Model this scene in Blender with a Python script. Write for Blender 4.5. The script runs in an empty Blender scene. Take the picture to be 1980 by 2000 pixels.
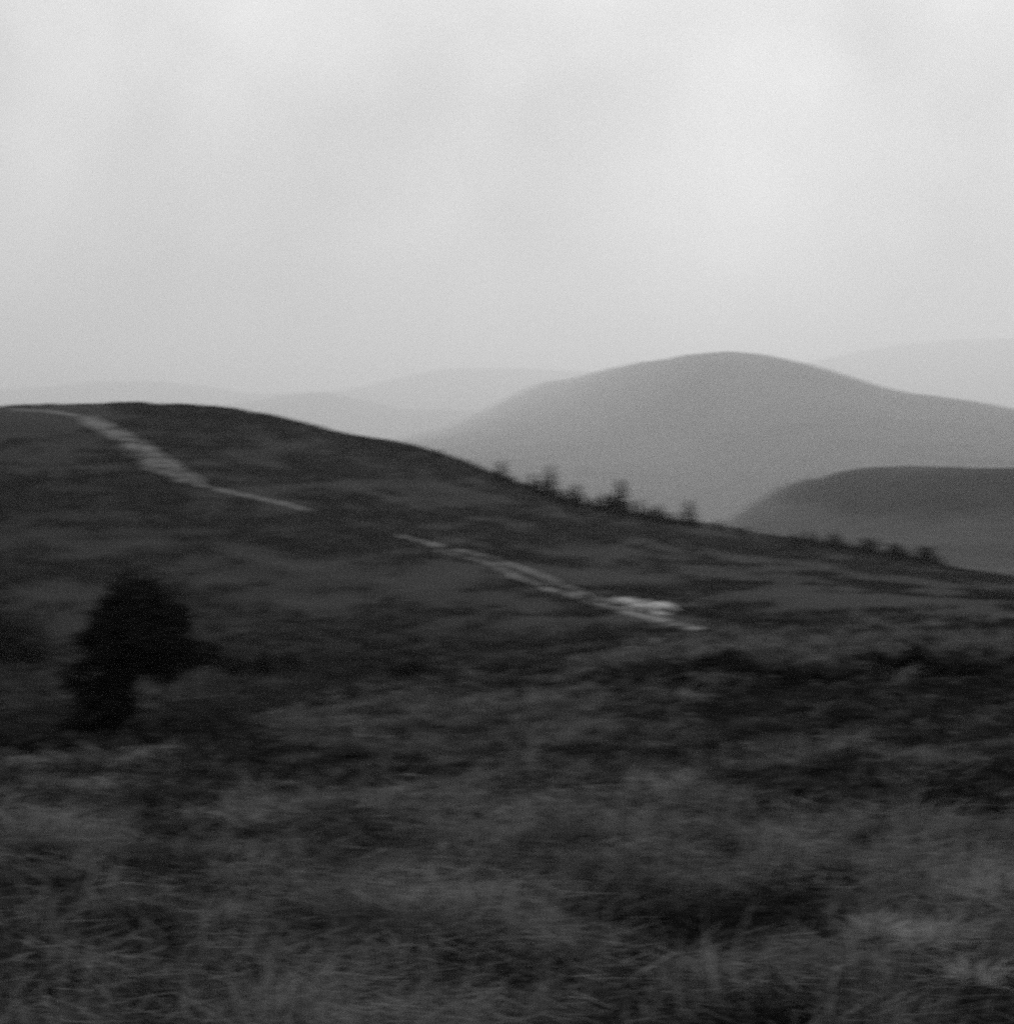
import bpy, math
import numpy as np
from mathutils import Matrix, Vector
rng = np.random.default_rng(7)
S = bpy.context.scene

# ---------------------------------------------------------------- camera, sky, sun, exposure
F = 2829.0                      # focal length in pixels of the 1980 x 2000 photograph (80 mm lens on 6x6 film)
PITCH = math.radians(2.4)       # tilted slightly down
cam = bpy.data.cameras.new('camera')
cam.sensor_fit = 'VERTICAL'
cam.sensor_height = 56.0
cam.sensor_width = 56.0
cam.lens = F / 2000.0 * 56.0
cam.clip_start = 0.1
cam.clip_end = 120000.0
cam.dof.use_dof = True          # the lens is set a little too close: everything beyond is soft
cam.dof.focus_distance = 1.3
cam.dof.aperture_fstop = 25.0
cam.dof.aperture_ratio = 0.2
co = bpy.data.objects.new('camera', cam)
S.collection.objects.link(co)
co.location = (0, 0, 0)
co.rotation_euler = (math.pi / 2 - PITCH, 0, 0)
S.camera = co

SUN_EL, SUN_AZ = math.radians(38), math.radians(12)     # azimuth clockwise from +Y (ahead of the camera)
w = bpy.data.worlds.new('World'); S.world = w; w.use_nodes = True
nt = w.node_tree; nt.nodes.clear()
N = nt.nodes.new; Lk = nt.links.new
out = N('ShaderNodeOutputWorld'); bg = N('ShaderNodeBackground')
sky = N('ShaderNodeTexSky'); sky.sky_type = 'NISHITA'; sky.sun_disc = False
sky.sun_elevation = SUN_EL; sky.sun_rotation = SUN_AZ
sky.air_density = 1.5; sky.dust_density = 6.0
bw = N('ShaderNodeRGBToBW'); Lk(sky.outputs[0], bw.inputs[0])
tc = N('ShaderNodeTexCoord')
nz = N('ShaderNodeTexNoise'); nz.inputs['Scale'].default_value = 5.5; nz.inputs['Detail'].default_value = 4.0; nz.inputs['Roughness'].default_value = 0.45
Lk(tc.outputs['Generated'], nz.inputs['Vector'])
mr = N('ShaderNodeMapRange'); Lk(nz.outputs[0], mr.inputs[0])
mr.inputs[1].default_value = 0.3; mr.inputs[2].default_value = 0.7
mr.inputs[3].default_value = 3.5; mr.inputs[4].default_value = 8.2
ma = N('ShaderNodeMath'); ma.operation = 'MULTIPLY'; ma.inputs[1].default_value = 0.12; Lk(bw.outputs[0], ma.inputs[0])
ad = N('ShaderNodeMath'); ad.operation = 'ADD'; Lk(ma.outputs[0], ad.inputs[0]); Lk(mr.outputs[0], ad.inputs[1])
Lk(ad.outputs[0], bg.inputs[0]); bg.inputs[1].default_value = 0.1
Lk(bg.outputs[0], out.inputs[0])

sl = bpy.data.lights.new('sun', 'SUN'); sl.energy = 1.35; sl.angle = math.radians(14); sl.color = (1, 1, 1)
so = bpy.data.objects.new('sun', sl); S.collection.objects.link(so)
sd = Vector((math.sin(SUN_AZ) * math.cos(SUN_EL), math.cos(SUN_AZ) * math.cos(SUN_EL), math.sin(SUN_EL)))
so.rotation_euler = (-sd).to_track_quat('-Z', 'Y').to_euler()
S.view_settings.view_transform = 'Standard'; S.view_settings.look = 'None'
S.view_settings.exposure = 0.0; S.view_settings.gamma = 1.0
S.render.film_transparent = False
S.cycles.use_denoising = False
S.cycles.sample_clamp_indirect = 1.0
S.cycles.sample_clamp_direct = 3.0
S.cycles.volume_bounces = 2
S.cycles.max_bounces = 6
S.cycles.diffuse_bounces = 3

# ---------------------------------------------------------------- helpers
def pix_dir(px, py):
    """world direction (azimuth, tan elevation) of a photograph pixel"""
    X = (np.asarray(px, float) - 990) / F; Y = -(np.asarray(py, float) - 1000) / F
    wy = math.cos(PITCH) + Y * math.sin(PITCH); wz = -math.sin(PITCH) + Y * math.cos(PITCH)
    az = np.arctan2(X, wy)
    return az, wz / np.hypot(X, wy)

def to_pix(x, y, z):
    f = y * math.cos(PITCH) - z * math.sin(PITCH); u = y * math.sin(PITCH) + z * math.cos(PITCH)
    f = np.where(f > 0.01, f, 0.01)
    return 990 + F * x / f, 1000 - F * u / f

def pchip_slopes(x, y):
    h = np.diff(x, axis=-1); d = np.diff(y, axis=-1) / h
    m = np.zeros_like(y)
    a, b = d[..., :-1], d[..., 1:]
    with np.errstate(divide='ignore', invalid='ignore'):
        w1 = 2 * h[..., 1:] + h[..., :-1]; w2 = h[..., 1:] + 2 * h[..., :-1]
        hm = (w1 + w2) / (w1 / a + w2 / b)
    m[..., 1:-1] = np.where(a * b > 0, hm, 0.0)
    m[..., 0] = d[..., 0]; m[..., -1] = d[..., -1]
    return m

def pchip1(xk, yk, x):
    xk = np.asarray(xk, float); yk = np.asarray(yk, float)
    m = pchip_slopes(xk, yk)
    x = np.clip(x, xk[0], xk[-1])
    i = np.clip(np.searchsorted(xk, x, 'right') - 1, 0, len(xk) - 2)
    h = xk[i + 1] - xk[i]; t = (x - xk[i]) / h
    return (yk[i] * (1 + 2 * t) * (1 - t) ** 2 + h * m[i] * t * (1 - t) ** 2
            + yk[i + 1] * t * t * (3 - 2 * t) + h * m[i + 1] * t * t * (t - 1))

_perm = np.random.default_rng(3).random((256, 256))
def vnoise(x, y, seed=0):
    x = np.asarray(x, float) + seed * 17.31; y = np.asarray(y, float) + seed * 41.7
    xi = np.floor(x).astype(np.int64); yi = np.floor(y).astype(np.int64)
    u = x - xi; v = y - yi
    u = u * u * (3 - 2 * u); v = v * v * (3 - 2 * v)
    g = lambda a, b: _perm[a & 255, b & 255]
    return ((g(xi, yi) * (1 - u) + g(xi + 1, yi) * u) * (1 - v) + (g(xi, yi + 1) * (1 - u) + g(xi + 1, yi + 1) * u) * v) * 2 - 1
def fbm(x, y, octs=4, seed=0, gain=0.5):
    s = 0; a = 1; n = 0
    for k in range(octs):
        c, sn = math.cos(0.6 * k), math.sin(0.6 * k)
        s = s + a * vnoise((x * c - y * sn) * 2 ** k, (x * sn + y * c) * 2 ** k, seed + k * 3); n += a; a *= gain
    return s / n
def smooth(a, b, x):
    t = np.clip((x - a) / (b - a), 0, 1); return t * t * (3 - 2 * t)

# ---------------------------------------------------------------- the lie of the land: ridges and hollows, each with its distance
# a layer is (distance or [(px, distance)...], [(px, row)...]); the land runs smoothly from one to the next
LAYERS = [
    (4.2,  [(-400, 2000), (990, 2000), (1500, 2000), (2400, 2000)]),
    (7.0,  [(-400, 1735), (600, 1730), (1200, 1715), (1700, 1700), (2400, 1680)]),
    (12.0, [(-400, 1600), (600, 1590), (1200, 1545), (1700, 1520), (2400, 1500)]),
    (22.0, [(-400, 1500), (0, 1495), (400, 1470), (800, 1420), (1200, 1365), (1600, 1330), (2000, 1310), (2400, 1310)]),
    (36.0, [(-400, 1450), (0, 1440), (400, 1425), (700, 1375), (1000, 1325), (1300, 1275), (1600, 1240), (1980, 1235), (2400, 1240)]),
    (60.0, [(-400, 1452), (0, 1442), (400, 1428), (700, 1378), (1000, 1330), (1300, 1280), (1600, 1250), (1980, 1245), (2400, 1250)]),
    (105., [(-400, 1350), (0, 1340), (400, 1330), (700, 1305), (1000, 1270), (1300, 1240), (1600, 1225), (1980, 1215), (2400, 1220)]),
    (190., [(-400, 1080), (0, 1075), (400, 1085), (800, 1100), (1200, 1150), (1600, 1160), (1980, 1175), (2400, 1195)]),
    (270., [(-400, 880), (0, 880), (300, 880), (600, 930), (900, 995), (1200, 1060), (1500, 1098), (1980, 1150), (2400, 1180)]),
    (345., [(-400, 815), (-100, 800), (0, 795), (120, 791), (250, 789), (400, 797), (530, 815), (650, 845), (800, 872),
            (900, 900), (980, 933), (1075, 966), (1125, 982), (1210, 999), (1280, 1011), (1345, 1021), (1450, 1036),
            (1500, 1046), (1600, 1062), (1700, 1078), (1800, 1096), (1900, 1116), (1980, 1129), (2400, 1190)]),
    (480., [(-400, 850), (0, 835), (400, 850), (900, 945), (1280, 1050), (1500, 1085), (1700, 1105), (1900, 1140), (2400, 1210)]),
    (700., [(-400, 860), (0, 850), (400, 880), (900, 960), (1280, 1050), (1500, 1075), (1700, 1080), (1900, 1110), (2400, 1150)]),
    ([(1350, 3800.), (1470, 3200.), (1600, 1700.), (1700, 1250.), (2000, 1000.)], [(-400, 880), (0, 880), (900, 960), (1300, 1048), (1400, 1026), (1440, 1005), (1480, 976), (1520, 956), (1570, 942), (1600, 935), (1620, 930), (1720, 917), (1850, 908), (1980, 911), (2400, 925)]),
    ([(1350, 4600.), (1470, 3900.), (1650, 2300.)], [(-400, 900), (900, 980), (1300, 1040), (1450, 1030), (1520, 1000), (1700, 960), (2400, 960)]),
    ([(1350, 6200.), (1650, 4500.)], [(-400, 900), (0, 900), (800, 910), (1300, 935), (1700, 935), (2400, 930)]),
    ([(850, 21000.), (1000, 18500.), (1100, 15500.), (1200, 12000.), (1300, 9800.), (1400, 8800.), (1980, 8200.)], [(-400, 900), (600, 880), (850, 840), (950, 800), (1010, 768), (1060, 750), (1120, 738), (1200, 717), (1300, 700), (1400, 692),
             (1480, 697), (1560, 712), (1650, 738), (1740, 762), (1850, 776), (1980, 795), (2400, 850)]),
    ([(850, 22000.), (1100, 18500.), (1400, 12500.)], [(-400, 900), (2400, 900)]),
    (24000., [(-400, 800), (0, 800), (350, 797), (480, 786), (560, 772), (620, 766), (700, 778), (800, 799), (950, 803), (1100, 800), (1500, 830), (2400, 830)]),
    (27500., [(-400, 880), (2400, 880)]),
    (34000., [(-400, 775), (0, 762), (100, 754), (200, 745), (300, 745), (400, 755), (520, 768), (650, 764), (780, 738), (900, 718), (1000, 718),
              (1120, 725), (1300, 732), (1450, 728), (1560, 712), (1680, 686), (1800, 668), (1920, 660), (2400, 690)]),
    (37000., [(-400, 900), (2400, 900)]),
]
def layer_t(az):
    """tan of the elevation of every layer at azimuth az -> (..., K)"""
    az = np.asarray(az, float); K = []
    K.append(np.full(az.shape, -1.62 / 0.3)); K.append(np.full(az.shape, -1.63 / 1.6))
    for d, kn in LAYERS:
        a, t = pix_dir([k[0] for k in kn], [k[1] for k in kn])
        v = pchip1(a, t, az); avg = (t[0] + t[-1]) / 2
        K.append(v + (avg - v) * smooth(math.radians(40), math.radians(165), np.abs(az)))
    return np.stack(K, -1)
def layer_d(az):
    K = [np.full(az.shape, math.log(0.3)), np.full(az.shape, math.log(1.6))]
    for d, kn in LAYERS:
        if isinstance(d, list):
            a, _ = pix_dir([k[0] for k in d], [900] * len(d)); K.append(np.log(pchip1(a, [k[1] for k in d], az)))
        else: K.append(np.full(az.shape, math.log(d)))
    return np.stack(K, -1)

def profile(az, d):
    """height of the bare land at azimuth/distance (same shapes)"""
    az = np.asarray(az, float); d = np.asarray(d, float)
    t = layer_t(az); L = layer_d(az); m = pchip_slopes(L, t); x = np.clip(np.log(np.maximum(d, 1e-6)), L[..., 0], L[..., -1])
    i = np.clip((x[..., None] >= L).sum(-1) - 1, 0, L.shape[-1] - 2)
    tk = lambda A, j: np.take_along_axis(A, j[..., None], -1)[..., 0]
    h = tk(L, i + 1) - tk(L, i); s = (x - tk(L, i)) / h
    v = (tk(t, i) * (1 + 2 * s) * (1 - s) ** 2 + h * tk(m, i) * s * (1 - s) ** 2
         + tk(t, i + 1) * s * s * (3 - 2 * s) + h * tk(m, i + 1) * s * s * (s - 1))
    return v * np.maximum(d, 0.3)

def rough(x, y, d):
    z = (0.11 * fbm(x / 1.1, y / 1.1, 3, 1) + 0.06 * fbm(x / .38, y / .38, 2, 2) * smooth(40, 15, d)) * smooth(1.5, 6, d) * (1 - smooth(60, 120, d))
    z = z + 0.16 * fbm(x / 4.5, y / 4.5, 2, 5) * smooth(3, 10, d)
    z = z + 0.65 * fbm(x / 14, y / 14, 3, 9) * smooth(40, 110, d)
    z = z + 6.0 * fbm(x / 160, y / 160, 3, 12) * smooth(500, 1200, d)
    z = z + 34.0 * fbm(x / 1300, y / 1300, 4, 15) * smooth(2500, 7000, d)
    return z

# worn rut running down to the bottom right corner
RUT = [(1480, 1835), (1600, 1880), (1750, 1920), (1900, 1965), (2050, 2010), (2300, 2080)]
def seg_px(px, py, pts, sx=1.0, sy=1.0):
    best = np.full(np.shape(px), 1e9)
    for (a, b), (c, e) in zip(pts[:-1], pts[1:]):
        ax, ay, bx, by = a / sx, b / sy, c / sx, e / sy
        X, Y = px / sx, py / sy
        dx, dy = bx - ax, by - ay
        t = np.clip(((X - ax) * dx + (Y - ay) * dy) / (dx * dx + dy * dy + 1e-9), 0, 1)
        best = np.minimum(best, np.hypot(X - ax - t * dx, Y - ay - t * dy))
    return best

def height(x, y):
    x = np.asarray(x, float); y = np.asarray(y, float)
    d = np.hypot(x, y)
    return profile(np.arctan2(x, y), d) + rough(x, y, d)

_dg = np.exp(np.linspace(math.log(2.0), math.log(33500), 3000))
def hit(px, py, dmax=33500.0, dmin=2.0):
    """the point of the land seen at a pixel"""
    az, t = pix_dir(px, py); az = float(az); t = float(t)
    x = _dg * math.sin(az); y = _dg * math.cos(az)
    tt = height(x, y) / _dg
    ok = (tt >= t) & (_dg >= dmin)
    i = int(np.argmax(ok)) if ok.any() else int(np.argmin(np.abs(tt - t)))
    i = max(i, 1)
    f = (t - tt[i - 1]) / (tt[i] - tt[i - 1] + 1e-12); f = min(max(f, 0), 1)
    d = min(_dg[i - 1] + (_dg[i] - _dg[i - 1]) * f, dmax)
    x, y = d * math.sin(az), d * math.cos(az)
    return x, y, float(height(x, y)), d

# ---------------------------------------------------------------- what grows where: 1 = dark heather, 0 = pale bent grass; one pale patch paints mist
DARK = [  # polyline in the photograph, half width, half height, nearest/farthest distance, strength
    ([(1230, 1340), (1380, 1318), (1560, 1335), (1750, 1330), (1990, 1335)], 50, 14, 15, 60, .7),
    ([(1700, 1305), (1850, 1310)], 50, 12, 15, 60, .6),
    ([(1800, 1570), (1990, 1580)], 70, 32, 6, 30, .9),
    ([(1530, 1590), (1640, 1620)], 70, 35, 6, 30, .8),
    ([(450, 1545), (700, 1535)], 80, 22, 6, 30, .7),
    ([(1000, 1560), (1180, 1600)], 80, 25, 6, 30, .8),
    ([(280, 1640), (480, 1670)], 90, 22, 5, 30, .7),
    ([(740, 1690), (830, 1700)], 55, 20, 5, 30, .8),
    ([(1080, 1820), (1350, 1900)], 120, 50, 2, 20, 1.1),
    ([(520, 1890), (700, 1870)], 70, 24, 2, 20, .9),
    ([(900, 1960), (1150, 1990)], 90, 30, 2, 20, 1.0),
    ([(60, 1900), (400, 1930)], 120, 40, 2, 20, .6),
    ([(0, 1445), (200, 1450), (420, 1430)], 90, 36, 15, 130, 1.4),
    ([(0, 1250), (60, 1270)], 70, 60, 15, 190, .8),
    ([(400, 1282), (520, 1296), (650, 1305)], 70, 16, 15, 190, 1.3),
    ([(770, 1310), (830, 1308)], 40, 14, 15, 190, .7),
    ([(40, 1130), (250, 1110)], 120, 30, 60, 300, .5),
    ([(940, 1000), (1100, 1022), (1250, 1040), (1400, 1062), (1500, 1082), (1620, 1097), (1800, 1121), (1960, 1138)], 30, 5, 60, 420, .95),
    ([(1660, 1138), (1760, 1146)], 30, 5, 60, 420, .9),
    ([(1900, 1165), (1990, 1180)], 35, 9, 60, 420, .9),
    ([(1330, 1194), (1420, 1207), (1500, 1221), (1700, 1232)], 30, 5, 50, 420, 1.0),
    ([(910, 1078), (1010, 1092), (1120, 1098)], 35, 9, 60, 420, .85),
    ([(1150, 1150), (1240, 1147), (1330, 1165)], 25, 5, 60, 420, .9),
    ([(560, 925), (640, 932), (720, 925)], 40, 8, 60, 420, .8),
    ([(280, 800), (420, 806), (600, 838), (760, 868), (900, 905), (1050, 965)], 40, 8, 200, 420, .7),
    ([(630, 1005), (760, 1015)], 40, 8, 60, 420, .7),
    ([(860, 915), (900, 925)], 25, 9, 200, 420, .8),
    ([(1545, 1056), (1620, 1066), (1700, 1082), (1850, 1104), (1980, 1128)], 40, 9, 200, 480, .9),
    ([(1560, 955), (1700, 940), (1990, 935)], 60, 30, 800, 1900, 1.0),
    ([(1480, 965), (1700, 990), (1850, 975)], 60, 22, 800, 1900, 1.0),
    (RUT, 60, 26, 2, 12, 1.8),
]
PALE = [
    ([(-20, 812), (110, 814)], 80, 16, 150, 420, 1.6),
    ([(1380, 1015), (1480, 988), (1560, 995)], 60, 22, 560, 5000, 1.4),  # mist painted as paler tone where the middle hill's left tip melts away
    ([(1300, 1120), (1980, 1190)], 350, 60, 60, 420, .4),
    ([(520, 960), (760, 950), (950, 990)], 110, 16, 100, 420, .35),
    ([(1850, 1760), (2000, 1800)], 90, 60, 2, 20, 1.0),
    ([(1700, 1855), (1980, 1905)], 90, 22, 2, 20, 1.0),
    ([(1000, 1130), (1400, 1130), (1980, 1200)], 150, 14, 60, 420, .3),
    ([(1680, 1250), (2000, 1270)], 120, 14, 15, 420, .45),
    ([(1000, 1400), (600, 1420), (250, 1500)], 140, 26, 10, 80, .35),
    ([(1100, 1570), (1250, 1600)], 60, 14, 3, 40, .5),
    ([(700, 1850), (950, 1870)], 120, 30, 2, 20, .5),
    ([(0, 1660), (140, 1650)], 80, 20, 2, 30, .4),
    ([(1700, 1050), (1990, 1040)], 150, 25, 600, 1900, .5),
]
def veg(x, y, z, d):
    px, py = to_pix(x, y, z)
    az = np.arctan2(x, y)
    near = smooth(200, 60, d)
    base = (0.42 + 0.42 * fbm(x / 22, y / 22, 4, 21) + 0.62 * fbm(x / 1.5, y / 1.5, 3, 31) * near + 1.0 * fbm(x / .36, y / .30, 2, 33) * smooth(30, 10, d) + .45 * fbm(x / .9, y / .9, 2, 38) * smooth(8, 20, d) * near
            + 0.35 * fbm(x / 6, y / 9, 3, 27) + 0.25 * fbm(x / 400, y / 400, 3, 35) * smooth(400, 1000, d))
    mid = smooth(50, 100, d) * (1 - smooth(450, 700, d))
    base = base + mid * (0.60 * fbm(x / 6, y / 9, 4, 61) + 0.38 * fbm(x / 15, z / .5, 3, 66) + 0.30)
    base = base + 0.04 * smooth(70, 30, d) + 0.5 * fbm(x / 1500, y / 1500, 3, 71) * smooth(4000, 7000, d)
    wob = 1 + 0.35 * fbm(x / (1.5 + d * .03), y / (1.5 + d * .03), 2, 44)
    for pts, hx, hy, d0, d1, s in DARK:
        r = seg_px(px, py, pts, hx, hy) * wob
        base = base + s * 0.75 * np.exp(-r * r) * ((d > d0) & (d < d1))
    for pts, hx, hy, d0, d1, s in PALE:
        r = seg_px(px, py, pts, hx, hy) * wob
        base = base - s * 0.8 * np.exp(-r * r) * ((d > d0) & (d < d1))
    return np.clip(base, 0, 1)

# ---------------------------------------------------------------- materials (black-and-white photograph: neutral greys)
def mat(name):
    m = bpy.data.materials.new(name); m.use_nodes = True
    n = m.node_tree; b = n.nodes['Principled BSDF']; b.inputs['Roughness'].default_value = 0.95
    b.inputs['Specular IOR Level'].default_value = 0.1
    return m, n, b
def ramp(n, src, stops):
    r = n.nodes.new('ShaderNodeValToRGB'); r.color_ramp.interpolation = 'LINEAR'
    while len(r.color_ramp.elements) < len(stops): r.color_ramp.elements.new(0.5)
    for e, (p, v) in zip(r.color_ramp.elements, stops): e.position = p; e.color = (v, v, v, 1)
    n.links.new(src, r.inputs[0]); return r.outputs[0]
def land_mat(name, scale_fine, lo, hi, bump=0.3):
    m, n, b = mat(name)
    at = n.nodes.new('ShaderNodeAttribute'); at.attribute_name = 'veg'
    g = n.nodes.new('ShaderNodeNewGeometry')
    t = n.nodes.new('ShaderNodeTexNoise'); t.inputs['Scale'].default_value = scale_fine; t.inputs['Detail'].default_value = 6; t.inputs['Roughness'].default_value = .62
    n.links.new(g.outputs['Position'], t.inputs['Vector'])
    mm = n.nodes.new('ShaderNodeMath'); mm.operation = 'MULTIPLY_ADD'; mm.inputs[1].default_value = 0.9; 
    n.links.new(t.outputs[0], mm.inputs[0]); mm.inputs[2].default_value = -0.45
    aa = n.nodes.new('ShaderNodeMath'); aa.operation = 'ADD'; n.links.new(mm.outputs[0], aa.inputs[0]); n.links.new(at.outputs['Fac'], aa.inputs[1])
    n.links.new(ramp(n, aa.outputs[0], [(0.0, hi), (0.45, (hi * 1.1 + lo) / 2), (1.0, lo)]), b.inputs['Base Color'])
    bp = n.nodes.new('ShaderNodeBump'); bp.inputs['Strength'].default_value = bump; bp.inputs['Distance'].default_value = 1.0 / scale_fine
    n.links.new(t.outputs[0], bp.inputs['Height']); n.links.new(bp.outputs[0], b.inputs['Normal'])
    return m
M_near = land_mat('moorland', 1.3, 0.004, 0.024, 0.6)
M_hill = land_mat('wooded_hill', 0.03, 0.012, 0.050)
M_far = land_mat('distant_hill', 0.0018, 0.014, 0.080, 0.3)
def leaf_mat(name, lo, hi):
    m, n, b = mat(name)
    at = n.nodes.new('ShaderNodeAttribute'); at.attribute_name = 'tone'
    n.links.new(ramp(n, at.outputs['Fac'], [(0, lo), (1, hi)]), b.inputs['Base Color'])
    return m
M_grass = leaf_mat('bent_grass', 0.008, 0.20)
M_pale = leaf_mat('bleached_grass', 0.16, 0.40)
M_heather = leaf_mat('heather_leaves', 0.014, 0.040)
M_needle = leaf_mat('dark_needles', 0.012, 0.030)
M_bark, nb, bb = mat('bark')
tn = nb.nodes.new('ShaderNodeTexNoise'); tn.inputs['Scale'].default_value = 9
nb.links.new(ramp(nb, tn.outputs[0], [(0.3, .03), (0.7, .08)]), bb.inputs['Base Color'])
M_path, npth, bpth = mat('trodden_earth')
tn = npth.nodes.new('ShaderNodeTexNoise'); tn.inputs['Scale'].default_value = 0.5; tn.inputs['Detail'].default_value = 6
g = npth.nodes.new('ShaderNodeNewGeometry'); npth.links.new(g.outputs['Position'], tn.inputs['Vector'])
npth.links.new(ramp(npth, tn.outputs[0], [(0.33, .04), (0.47, .12), (0.68, .22)]), bpth.inputs['Base Color'])
M_bare, nba, bba = mat('bare_pale_earth')
tn = nba.nodes.new('ShaderNodeTexNoise'); tn.inputs['Scale'].default_value = 0.6; tn.inputs['Detail'].default_value = 6
g = nba.nodes.new('ShaderNodeNewGeometry'); nba.links.new(g.outputs['Position'], tn.inputs['Vector'])
nba.links.new(ramp(nba, tn.outputs[0], [(0.33, .14), (0.62, .44)]), bba.inputs['Base Color'])

def mesh_obj(name, V, faces_flat, loop_tot, m, parent=None, attr=None, smooth_=False):
    me = bpy.data.meshes.new(name)
    V = np.asarray(V, np.float32); ff = np.asarray(faces_flat, np.int32).ravel(); lt = np.asarray(loop_tot, np.int32)
    me.vertices.add(len(V)); me.vertices.foreach_set('co', V.ravel())
    me.loops.add(len(ff)); me.loops.foreach_set('vertex_index', ff)
    me.polygons.add(len(lt)); me.polygons.foreach_set('loop_start', np.concatenate([[0], np.cumsum(lt)[:-1]]).astype(np.int32))
    me.polygons.foreach_set('loop_total', lt)
    if smooth_: me.polygons.foreach_set('use_smooth', np.ones(len(lt), bool))
    me.update(calc_edges=True)
    if attr:
        a = me.attributes.new(attr[0], 'FLOAT', 'POINT'); a.data.foreach_set('value', np.asarray(attr[1], np.float32))
    me.materials.append(m)
    o = bpy.data.objects.new(name, me); S.collection.objects.link(o)
    if parent: o.parent = parent
    return o
def struct(o): o['kind'] = 'structure'; return o

# ---------------------------------------------------------------- the land, as rings of one continuous sheet
azs = np.radians(np.concatenate([np.linspace(-180, -48, 60)[:-1], np.linspace(-48, -24, 80)[:-1], np.linspace(-24, 24, 760),
                                 np.linspace(24, 48, 80)[1:], np.linspace(48, 180, 60)[1:]]))
def ring(name, d0, d1, nd, m):
    dd = np.exp(np.linspace(math.log(d0), math.log(d1), nd))
    A, D = np.meshgrid(azs, dd, indexing='ij')
    X = D * np.sin(A); Y = D * np.cos(A); Z = profile(A, D) + rough(X, Y, D)
    na = len(azs)
    I = np.arange(na * nd).reshape(na, nd)
    Q = np.stack([I[:-1, :-1], I[1:, :-1], I[1:, 1:], I[:-1, 1:]], -1).reshape(-1, 4)[:, ::-1]
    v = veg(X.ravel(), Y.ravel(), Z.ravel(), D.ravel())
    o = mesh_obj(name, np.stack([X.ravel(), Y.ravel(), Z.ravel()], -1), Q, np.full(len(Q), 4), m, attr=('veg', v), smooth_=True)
    return struct(o), Z.min()
zmin = []
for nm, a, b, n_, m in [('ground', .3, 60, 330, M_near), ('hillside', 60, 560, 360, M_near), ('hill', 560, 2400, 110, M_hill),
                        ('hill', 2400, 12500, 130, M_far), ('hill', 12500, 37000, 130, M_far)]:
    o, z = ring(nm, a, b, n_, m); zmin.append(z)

# ---------------------------------------------------------------- footpath up the hill and the bare patch beside it
def ribbon(name, pts, m, hw_px, dmin=62, dmax=400, crown=.10):
    """pts: (px, py) centre line; laid on the land with a width given across the path"""
    P = []
    for (a, b), (c, e) in zip(pts[:-1], pts[1:]):
        n = max(2, int(math.hypot(c - a, e - b) / 4))
        P += [(a + (c - a) * k / n, b + (e - b) * k / n) for k in range(n)]
    P.append(pts[-1])
    C_ = np.array([hit(px, py, dmax, dmin)[:2] for px, py in P])
    k = np.ones(5) / 5                                            # even out the line
    for ax in (0, 1):
        pad = np.concatenate([[C_[0, ax]] * 2, C_[:, ax], [C_[-1, ax]] * 2]); C_[:, ax] = np.convolve(pad, k, 'valid')
    T = np.gradient(C_, axis=0); T /= np.linalg.norm(T, axis=1)[:, None] + 1e-9
    Nn = np.stack([-T[:, 1], T[:, 0]], -1)
    s = np.concatenate([[0], np.cumsum(np.linalg.norm(np.diff(C_, axis=0), axis=1))])
    hw = np.interp(np.linspace(0, 1, len(P)), np.linspace(0, 1, len(hw_px)), hw_px)
    W = 9; V = []
    for j in range(W):
        q = j / (W - 1) * 2 - 1
        ww = hw * np.clip(1.1 + .8 * fbm(s / 3.0, s * 0 + j // 5 * 7.7, 4, 50 + (q > 0), .7), .25, 2.2)
        xy = C_ + Nn * (q * ww)[:, None]
        z = height(xy[:, 0], xy[:, 1]) + crown * (1 - 2.2 * q ** 4) + .05
        V.append(np.column_stack([xy, z]))
    V = np.stack(V, 1); n = len(P); I = np.arange(n * W).reshape(n, W)
    Q = np.stack([I[:-1, :-1], I[1:, :-1], I[1:, 1:], I[:-1, 1:]], -1).reshape(-1, 4)
    return struct(mesh_obj(name, V.reshape(-1, 3), Q, np.full(len(Q), 4), m, smooth_=True))
ribbon('path', [(160, 815), (200, 838), (262, 862), (300, 905), (345, 932), (400, 950), (450, 962), (505, 974), (560, 985), (615, 1002)], M_path, [1.2, 2.4, 2.8, 2.0, 1.2, 1.2, 1.0, .6])
ribbon('path', [(175, 812), (240, 845), (285, 875), (350, 912), (400, 945)], M_path, [.8, 1.2, 1.2, .9])
ribbon('path', [(20, 800), (90, 803), (170, 815)], M_path, [.9, 1.2, 1.0])
ribbon('path', [(775, 1045), (860, 1067), (940, 1085), (1000, 1103), (1060, 1125), (1110, 1148), (1160, 1168), (1230, 1185)], M_path, [.7, 1.3, 1.4, 1.1, 1.0, 1.2, 1.3])
ribbon('path', [(830, 1068), (905, 1087), (960, 1102), (1010, 1128), (1070, 1150), (1140, 1172), (1210, 1192), (1290, 1212), (1370, 1235)], M_path, [.8, 1.1, 1.0, 1.1, 1.2, 1.1, .9, .6])
ribbon('path', [(1190, 1186), (1250, 1191), (1310, 1203)], M_bare, [.4, .6, .4])
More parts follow.
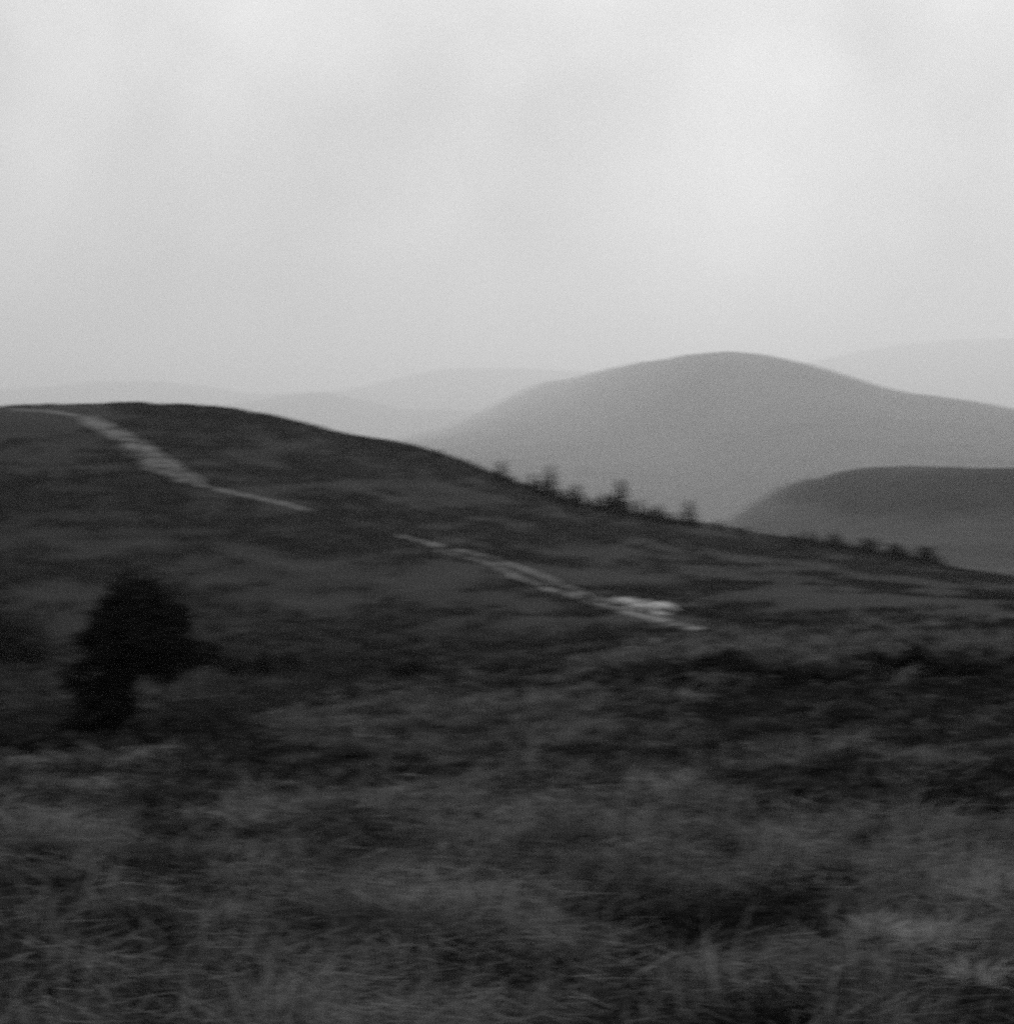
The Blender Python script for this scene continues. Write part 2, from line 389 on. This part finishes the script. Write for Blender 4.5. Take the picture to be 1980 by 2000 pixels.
def bare_patch():
    n, m = 26, 9; V = []
    for i in range(n):
        q = i / (n - 1); px = 1190 + 135 * q
        top = 1164 + 16 * q + 4 * float(vnoise(q * 9, 1.5, 81)); bot = 1170 + 34 * q ** .6 - 12 * q ** 3 + 5 * float(vnoise(q * 11, 4.5, 82))
        for k in range(m):
            e = k / (m - 1); x, y, z, d = hit(px + 6 * float(vnoise(e * 5, q * 3, 84)), top + (bot - top) * e, 400, 62)
            V.append((x, y, z + .26 - .3 * (2 * e - 1) ** 6 - .3 * (2 * q - 1) ** 10))
    I = np.arange(n * m).reshape(n, m)
    Q = np.stack([I[:-1, :-1], I[:-1, 1:], I[1:, 1:], I[1:, :-1]], -1).reshape(-1, 4)
    struct(mesh_obj('bare_ground', np.array(V), Q, np.full(len(Q), 4), M_bare, smooth_=True))
bare_patch()

# ---------------------------------------------------------------- leaves and blades
def quads_cloud(P, size, r, tone, up=0.3):
    """a small bent leaf spray at each point"""
    n = len(P)
    a = r.normal(size=(n, 3)); a[:, 2] = a[:, 2] * .8 + up; a /= np.linalg.norm(a, axis=1)[:, None]
    b = np.cross(a, r.normal(size=(n, 3))); b /= np.linalg.norm(b, axis=1)[:, None]
    L = (size * r.uniform(.6, 1.5, n))[:, None]; W = L * r.uniform(.22, .45, n)[:, None]
    V = np.stack([P - b * W * .3, P + a * L * .5 + b * W, P + a * L, P + a * L * .45 - b * W], 1).reshape(-1, 3)
    Q = np.arange(4 * n).reshape(n, 4)
    return V, Q, np.repeat(tone, 4)

def tube(path, r0, r1, sides=7):
    path = np.asarray(path, float); n = len(path); V = []
    for i, p in enumerate(path):
        t = path[min(i + 1, n - 1)] - path[max(i - 1, 0)]; t /= np.linalg.norm(t) + 1e-9
        u = np.cross(t, [0.3, 1, 0.1]); u /= np.linalg.norm(u); v = np.cross(t, u)
        rr = r0 + (r1 - r0) * i / (n - 1)
        for k in range(sides):
            c = 2 * math.pi * k / sides; V.append(p + rr * (math.cos(c) * u + math.sin(c) * v))
    Q = [[i * sides + k, i * sides + (k + 1) % sides, (i + 1) * sides + (k + 1) % sides, (i + 1) * sides + k] for i in range(n - 1) for k in range(sides)]
    return np.array(V), np.array(Q)
def join(parts):
    V = []; Q = []; o = 0
    for v, q in parts: V.append(v); Q.append(q + o); o += len(v)
    return np.concatenate(V), np.concatenate(Q)

def thing(name, label, cat, loc, rz=0, group=None, scale=1.0):
    o = bpy.data.objects.new(name, None); S.collection.objects.link(o); o.empty_display_size = .2
    o.location = loc; o.rotation_euler = (0, 0, rz); o.scale = (scale,) * 3
    o['label'] = label; o['category'] = cat
    if group: o['group'] = group
    return o

# ---- grass: one tussocky sward, thick near the camera and thinner with distance
def grass():
    r = np.random.default_rng(11)
    Vs = []; Ts = []
    for d0, d1, ntus, nbl, bw, bh in [(1.6, 4, 3400, 44, .0014, .15), (4, 8, 11000, 32, .0022, .16), (8, 16, 14000, 17, .005, .18), (16, 32, 11000, 12, .011, .20), (32, 62, 9000, 8, .024, .26), (62, 130, 9000, 7, .06, .34)]:
        aw = 42 if d1 < 20 else 31; a = np.radians(r.uniform(-aw, aw, ntus)); d = np.sqrt(r.uniform(d0 ** 2, d1 ** 2, ntus))
        cx, cy = d * np.sin(a), d * np.cos(a); cz = height(cx, cy)
        v = veg(cx, cy, cz, d)
        keep = r.random(ntus) > v * .9
        cx, cy, d, v = cx[keep], cy[keep], d[keep], v[keep]; nt_ = len(cx)
        ca = r.uniform(0, 6.28, nt_); rad = r.uniform(.05, .15, nt_) * (1 + d / 25)
        tall = r.random(nt_) < .09; tone0 = np.clip(.50 - .75 * v + r.normal(0, .24, nt_) + .65 * tall, 0, 1)
        hh = bh * r.uniform(.45, 1.25, nt_) * (1.15 - .5 * v) * np.where(tall, 1.5, 1)
        i = np.repeat(np.arange(nt_), nbl); n = len(i)
        th = r.uniform(0, 6.28, n); rr = rad[i] * np.sqrt(r.random(n))
        x = cx[i] + rr * np.cos(th); y = cy[i] + rr * np.sin(th); z = height(x, y) - .01
        lean = np.stack([np.cos(th), np.sin(th)], -1) * .5 + np.stack([np.ones(n) * .35, np.full(n, -.1)], -1) + r.normal(0, .35, (n, 2))
        h = hh[i] * r.uniform(.5, 1.2, n); ln = h * r.uniform(.25, 1.0, n)
        ld = lean / np.linalg.norm(lean, axis=1)[:, None]
        wd = np.stack([-ld[:, 1], ld[:, 0]], -1); fl = r.uniform(-1, 1, (n, 2)) * .6; wd = wd + fl
        wd = wd / np.linalg.norm(wd, axis=1)[:, None] * (bw * r.uniform(.6, 1.4, n))[:, None]
        P0 = np.stack([x, y, z], -1); P1 = P0 + np.column_stack([ld * (ln * .30)[:, None], h * .72]); P2 = P0 + np.column_stack([ld * ln[:, None], h * r.uniform(.55, 1.0, n)])
        Wv = np.column_stack([wd, np.zeros(n)])
        Vs.append(np.stack([P0 - Wv, P0 + Wv, P1 + Wv * .8, P1 - Wv * .8, P2 + Wv * .15, P2 - Wv * .15], 1).reshape(-1, 3))
        t = np.clip(tone0[i] + r.normal(0, .06, n), 0, 1); Ts.append(np.repeat(t, 6))
    V = np.concatenate(Vs); T = np.concatenate(Ts); n = len(V) // 6
    b = np.arange(n)[:, None] * 6
    Q = np.stack([b + [0, 1, 2, 3], b + [3, 2, 4, 5]], 1).reshape(-1, 4)
    o = mesh_obj('grass', V, Q, np.full(len(Q), 4), M_grass, attr=('tone', T)); o['kind'] = 'stuff'
    o['label'] = 'wind-combed moorland grass covering the near slope'; o['category'] = 'grass'
grass()

# ---- heather: low dark mounds wherever the ground map says so
def heather():
    r = np.random.default_rng(23)
    Ps = []; Ss = []; Ts = []
    for d0, d1, nm_, nl, ls, R_, az_ in [(2.5, 8, 2600, 150, .028, .14, 31), (8, 20, 5000, 75, .055, .22, 31), (20, 62, 5200, 36, .13, .38, 31), (62, 95, 5000, 20, .2, .45, 26), (95, 380, 45000, 8, .34, .55, 25)]:
        a = np.radians(r.uniform(-az_, az_, nm_)); d = np.sqrt(r.uniform(d0 ** 2, d1 ** 2, nm_))
        cx, cy = d * np.sin(a), d * np.cos(a); cz = height(cx, cy); v = veg(cx, cy, cz, d)
        keep = r.random(nm_) < smooth(.45, .85, v)
        cx, cy, v = cx[keep], cy[keep], v[keep]; m = len(cx)
        R = R_ * r.uniform(.5, 1.3, m); i = np.repeat(np.arange(m), nl); n = len(i)
        u = r.normal(size=(n, 3)); u /= np.linalg.norm(u, axis=1)[:, None]; u *= (r.random(n) ** .4)[:, None]
        x = cx[i] + u[:, 0] * R[i] * 1.3; y = cy[i] + u[:, 1] * R[i] * 1.3; z = height(x, y) + np.abs(u[:, 2]) * R[i] * .75 - .02
        Ps.append(np.stack([x, y, z], -1)); Ss.append(np.full(n, ls)); Ts.append(np.clip(r.uniform(0, 1, m)[i] * .6 + r.uniform(0, .5, n), 0, 1))
    V, Q, T = quads_cloud(np.concatenate(Ps), np.concatenate(Ss), r, np.concatenate(Ts))
    o = mesh_obj('heather', V, Q, np.full(len(Q), 4), M_heather, attr=('tone', T)); o['kind'] = 'stuff'
    o['label'] = 'low dark heather in patches over the slopes'; o['category'] = 'heather'
heather()

# ---- pale tussocks standing out at the bottom right
def tussock(px, py, label, h, n, spread, seed, m=None):
    r = np.random.default_rng(seed)
    x, y, z, dd = hit(px, py)
    o = thing('grass_tussock', label, 'tussock', (x, y, z), group='pale grass tussocks at the bottom of the slope')
    th = r.uniform(0, 6.28, n); rr = spread * .25 * np.sqrt(r.random(n))
    bx, by = rr * np.cos(th), rr * np.sin(th)
    bz = height(x + bx, y + by) - z - .01
    ld = np.stack([np.cos(th) + .35, np.sin(th)], -1); ln = spread * r.uniform(.4, 1.2, n); hh = h * r.uniform(.5, 1.1, n)
    wd = np.stack([-ld[:, 1], ld[:, 0]], -1) + r.normal(0, .4, (n, 2)); wd = wd / np.linalg.norm(wd, axis=1)[:, None] * .0032
    W = np.column_stack([wd, np.zeros(n)]); P0 = np.stack([bx, by, bz], -1)
    pts = [P0 + np.column_stack([ld * (ln * q ** 1.8)[:, None], hh * (q * 1.25 - .45 * q ** 3)]) for q in (0, .35, .7, 1)]
    V = np.stack([v for k, p in enumerate(pts) for v in (p - W * (1 - .28 * k), p + W * (1 - .28 * k))], 1).reshape(-1, 3)
    b = np.arange(n)[:, None] * 8
    Q = np.stack([b + [2 * k, 2 * k + 1, 2 * k + 3, 2 * k + 2] for k in range(3)], 1).reshape(-1, 4)
    c = mesh_obj('blades', V, Q, np.full(len(Q), 4), m or M_pale, parent=o, attr=('tone', np.repeat(r.uniform(0, 1, n), 8)))
tussock(1705, 1885, 'pale upright grass tussock left of its paler neighbour in the bottom right', .20, 420, .12, 1)
tussock(1815, 1905, 'widest pale grass tussock above the dark rut in the bottom right', .20, 420, .13, 2)
tussock(1900, 1960, 'pale drooping grass tussock just above the rut near the bottom right corner', .15, 260, .15, 3)
tussock(1945, 1800, 'bleached grass tussock at the right edge above the bottom corner', .18, 360, .18, 4)
tussock(880, 1880, 'thin tall grass tussock in the middle of the near slope', .26, 70, .14, 5, M_grass)
tussock(800, 1850, 'sparse leaning grass tussock left of the thin tall one', .24, 60, .12, 6, M_grass)
tussock(375, 2000, 'lone upright grass tussock at the bottom edge on the left', .22, 45, .10, 8, M_grass)

# ---- bushes: blobs given as (px, row, radius px) in the plane of the bush
def bush(name, label, cat, base, blobs, n_leaf, leaf, seed, group=None, stems=5, dens=1.0, dmin=2.0):
    r = np.random.default_rng(seed)
    x, y, z, d = hit(base[0], base[1], dmin=dmin)
    o = thing(name, label, cat, (x, y, z), group=group)
    k = d / F; P = []; w_ = np.array([b[2] ** 2 for b in blobs], float); w_ /= w_.sum()
    cen = []
    for (bx, by, br), ww in zip(blobs, w_):
        c = np.array([(bx - base[0]) * k, r.normal(0, .15) * br * k, (base[1] - by) * k]); cen.append(c)
        m = int(n_leaf * ww); R = br * k
        nc = max(6, m // 110)                                     # leafy sub-clumps give an uneven outline with gaps
        q = r.normal(size=(nc, 3)); q /= np.linalg.norm(q, axis=1)[:, None]; q *= (r.random(nc) ** .45)[:, None] * R
        j = r.integers(0, nc, m)
        P.append(c + q[j] + r.normal(0, R * .22, (m, 3)))
    P = np.concatenate(P); g = height(x + P[:, 0], y + P[:, 1]) - z; P[:, 2] = np.maximum(P[:, 2], g + .02)
    V, Q, T = quads_cloud(P, np.full(len(P), leaf), r, np.clip(r.uniform(0, 1, len(P)) * .8 + .1, 0, 1))
    mesh_obj('crown', V, Q, np.full(len(Q), 4), M_needle if cat == 'tree' else M_heather, parent=o, attr=('tone', T))
    parts = []
    for i in range(stems):
        c = cen[i % len(cen)]; s0 = np.array([r.normal(0, .04) * stems, r.normal(0, .04) * stems, -.1])
        mid = s0 * .4 + c * .45 + np.array([0, 0, .1 * abs(c[2])])
        V_, Q_ = tube([s0, s0 * .7 + mid * .3, mid, c], max(.012, .02 * d / 10), .006); parts.append((V_, Q_))
    V_, Q_ = join(parts); mesh_obj('stem', V_, Q_, np.full(len(Q_), 4), M_bark, parent=o, smooth_=True)
    return o
bush('bushy_tree', 'black leaning bushy tree alone on the left of the near slope', 'tree', (205, 1452),
     [(268, 1185, 52), (300, 1215, 62), (262, 1245, 60), (312, 1262, 55), (368, 1275, 34), (408, 1284, 18), (240, 1305, 52), (215, 1350, 50), (185, 1400, 48),
      (230, 1395, 42), (170, 1440, 40), (260, 1428, 32), (225, 1178, 26), (280, 1165, 22), (205, 1225, 34), (345, 1230, 34), (190, 1270, 36), (165, 1330, 32), (135, 1435, 34), (320, 1300, 30)], 34000, .075, 5, stems=7, dmin=20)
bush('low_bush', 'low black bush at the left edge above the bushy tree\'s foot', 'bush', (20, 1290),
     [(-20, 1250, 45), (30, 1262, 34), (70, 1275, 22)], 5000, .35, 6, dmin=60)
bush('low_bush', 'low spreading dark bush beside the left edge below the bushy tree', 'bush', (60, 1475),
     [(0, 1455, 34), (60, 1462, 30), (115, 1466, 24)], 6000, .07, 7, dmin=18)
bush('low_bush', 'wide black heather bush at the right edge of the near slope', 'bush', (1880, 1635),
     [(1790, 1590, 42), (1850, 1580, 52), (1900, 1590, 52), (1960, 1590, 45), (2020, 1600, 40), (1740, 1590, 22)], 9000, .030, 8)
bush('low_bush', 'dark flattish bush left of the wide black heather bush', 'bush', (1590, 1640),
     [(1550, 1620, 26), (1600, 1612, 32), (1650, 1625, 24)], 3500, .026, 9)
GB = 'low bushes along the brow'
bush('low_bush', 'dark bush at the left end of the brow below the path\'s end', 'bush', (1300, 1352), [(1265, 1338, 22), (1310, 1333, 25), (1350, 1338, 20)], 2500, .07, 10, GB)
bush('low_bush', 'larger dark bush on the brow just right of its left end', 'bush', (1420, 1325), [(1385, 1308, 20), (1425, 1300, 24), (1460, 1306, 18)], 2500, .08, 12, GB)
bush('low_bush', 'long low dark bush in the middle of the brow on the right', 'bush', (1600, 1345), [(1550, 1332, 16), (1600, 1328, 18), (1650, 1334, 16)], 2500, .08, 13, GB)
bush('low_bush', 'dark rounded bush on the brow towards the right edge', 'bush', (1770, 1330), [(1735, 1305, 22), (1780, 1300, 26), (1825, 1310, 22)], 3000, .08, 14, GB)
bush('low_bush', 'small dark bush on the brow close to the right edge', 'bush', (1900, 1335), [(1880, 1322, 16), (1915, 1320, 18), (1950, 1325, 14)], 2000, .08, 15, GB)
bush('low_bush', 'small dark bush on the slope right of the bushy tree', 'bush', (500, 1318), [(425, 1290, 12), (460, 1298, 16), (510, 1300, 20), (570, 1304, 18), (620, 1308, 12)], 9000, .22, 16, dmin=60)
bush('low_bush', 'tiny dark bush alone at the centre of the lower hillside', 'bush', (795, 1322), [(775, 1312, 12), (805, 1308, 14), (830, 1314, 8)], 2500, .25, 17, dmin=60)

# ---- conifers on the ridge
def conifer_meshes(seed, H=6.0, wide=.26):
    r = np.random.default_rng(seed)
    pth = np.array([[r.normal(0, .02) * k, r.normal(0, .02) * k, -.4 + (H + .3) * k / 6] for k in range(7)])
    tv, tq = tube(pth, .13, .015)
    parts = [(tv, tq)]; P = []
    z = .35
    while z < H * .985:
        f = 1 - z / H; R = H * wide * f ** .8 + .08
        for k in range(r.integers(5, 8)):
            a = r.uniform(0, 6.28); L = R * r.uniform(.55, 1.2); dr = r.uniform(.15, .4)
            m = int(30 + 60 * f)
            t = r.random(m) ** .7
            sp = .10 * L + .05
            P.append(np.stack([np.cos(a) * L * t + r.normal(0, sp, m), np.sin(a) * L * t + r.normal(0, sp, m), z - dr * L * t + .12 * L * t * t + r.normal(0, .06, m)], -1))
            parts.append(tube([[0, 0, z], [np.cos(a) * L * .6, np.sin(a) * L * .6, z - dr * L * .5], [np.cos(a) * L * .95, np.sin(a) * L * .95, z - dr * L * .7]], .025, .006, 4))
        z += .16 + .22 * f
    P = np.concatenate(P)
    V, Q, T = quads_cloud(P, np.full(len(P), .22), r, r.uniform(0, 1, len(P)), up=0)
    return join(parts), (V, Q, T)
protos = []
for s_, wd in ((1, .22), (2, .30), (3, .38)):
    (tv, tq), (V, Q, T) = conifer_meshes(s_, 6.0, wd)
    mt = mesh_obj('trunk', tv, tq, np.full(len(tq), 4), M_bark, smooth_=True)
    mc = mesh_obj('crown', V, Q, np.full(len(Q), 4), M_needle, attr=('tone', T))
    protos.append((mt, mc))
used = set()
def conifer(px, h_px, proto, label, group, off=6, spread=1.0, base=None, dmin=250):
    """stands on the ridge under px; h_px = its height in the picture"""
    row = base if base is not None else pchip1([k[0] for k in LAYERS[9][1]], [k[1] for k in LAYERS[9][1]], px) + off
    x, y, z, d = hit(px, float(row), dmax=350 if base is None else 1200, dmin=dmin)
    s = h_px * d / F / 6.0
    o = thing('conifer', label, 'tree', (x, y, z - .1), float(rng.uniform(0, 6.28)), group)
    o.scale = (s * spread * 1.15, s * spread * 1.15, s * 1.2)
    for q in protos[proto]:
        if q.name not in used: c = q; used.add(q.name)
        else: c = q.copy(); S.collection.objects.link(c)
        c.parent = o
GR = 'conifers along the ridge'
for px, h, p, lb, sp in [
    (858, 14, 2, 'lowest squat conifer at the upper left end of the ridge row', 1.8),
    (979, 34, 1, 'small conifer standing left of the ridge group, above open slope', 1.3),
    (1000, 16, 2, 'stubby conifer just right of the small one at the row\'s upper end', 1.5),
    (1040, 32, 1, 'narrow conifer touching the left side of the tall slender one', 1.2),
    (1056, 24, 2, 'short conifer filling the gap between the narrow and the tall slender one', 1.3),
    (1074, 54, 1, 'tall slender conifer in the left cluster of the ridge row', .95),
    (1092, 20, 2, 'low conifer at the right foot of the tall slender one', 1.4),
    (1125, 36, 2, 'broad dark conifer standing alone between the two ridge clusters', 1.25),
    (1138, 22, 2, 'low conifer leaning on the right of the broad one', 1.3),
    (1180, 32, 2, 'bushy conifer on the left shoulder of the tallest one', 1.2),
    (1196, 30, 1, 'dark conifer pressed against the left of the tallest one', 1.4),
    (1212, 58, 2, 'tallest dark conifer in the middle of the ridge row', .95),
    (1228, 26, 2, 'short conifer at the right foot of the tallest one', 1.4),
    (1250, 32, 0, 'thin conifer right of the tallest one', 1.3),
    (1268, 20, 2, 'low rounded conifer between the thin one and the dense one', 1.5),
    (1284, 28, 2, 'dense dark conifer beside the small gap near the row\'s right end', 1.4),
    (1300, 18, 2, 'low conifer on the right of the dense dark one', 1.6),
    (1345, 42, 1, 'separate pointed conifer at the lower right end of the ridge row', 1.2),
    (1108, 24, 1, 'slim low conifer in the gap left of the broad dark one', 1.5),
    (1160, 22, 2, 'low conifer in the gap right of the broad dark one', 1.5),
    (1320, 20, 1, 'small conifer just left of the separate pointed one', 1.5),
    (1400, 18, 2, 'small conifer by itself right of the separate pointed one', 1.5),
    (1363, 14, 2, 'knee-high conifer at the foot of the separate pointed one', 1.8),
    (1452, 12, 2, 'tiny conifer on the bare ridge between the row and the right-hand clump', 2.2)]:
    conifer(px, h, p, lb, GR, spread=sp)
GL = 'hazy conifers in the clump on the right'
for px, h, lb in [
    (1560, 20, 'leftmost hazy conifer of the right-hand clump'), (1580, 26, 'second hazy conifer from the left of the right-hand clump'),
    (1602, 24, 'hazy conifer under the left tip of the dark middle hill'), (1622, 30, 'taller hazy conifer in the left half of the right-hand clump'),
    (1640, 26, 'hazy conifer just right of the taller one in the clump'), (1662, 16, 'low hazy conifer in the dip of the right-hand clump'),
    (1690, 22, 'hazy conifer just right of the clump\'s dip'), (1712, 27, 'hazy pointed conifer at the middle of the right-hand clump'),
    (1734, 30, 'tallest hazy conifer in the right half of the clump'), (1756, 24, 'hazy conifer right of the tallest one of the clump'),
    (1776, 25, 'hazy conifer fourth from the right end of the clump'), (1798, 28, 'hazy conifer third from the right end of the clump'),
    (1820, 26, 'hazy conifer next to last at the right end of the clump'), (1842, 20, 'rightmost hazy conifer of the right-hand clump')]:
    conifer(px + float(rng.uniform(-7, 7)), h * float(rng.uniform(.6, 1.2)), int(rng.integers(1, 3)), lb, GL, off=float(rng.uniform(-1, 8)), spread=float(rng.uniform(1.4, 2.4)))

# ---------------------------------------------------------------- haze
hz = bpy.data.meshes.new('haze')
x0, z0, z1 = 38500.0, min(zmin) - 1.0, 2700.0
vv = [(sx * x0, sy * x0, zz) for zz in (z0, z1) for sx, sy in ((-1, -1), (1, -1), (1, 1), (-1, 1))]
hz.from_pydata(vv, [], [(3, 2, 1, 0), (4, 5, 6, 7), (0, 1, 5, 4), (1, 2, 6, 5), (2, 3, 7, 6), (3, 0, 4, 7)])
ho = bpy.data.objects.new('haze', hz); S.collection.objects.link(ho)
ho['kind'] = 'stuff'
hm = bpy.data.materials.new('haze'); hm.use_nodes = True; hn = hm.node_tree; hn.nodes.clear()
mo = hn.nodes.new('ShaderNodeOutputMaterial'); pv = hn.nodes.new('ShaderNodeVolumePrincipled')
pv.inputs['Color'].default_value = (.98, .98, .98, 1); pv.inputs['Density'].default_value = 8.3e-5; pv.inputs['Anisotropy'].default_value = 0.5
hn.links.new(pv.outputs[0], mo.inputs['Volume'])
hz.materials.append(hm)
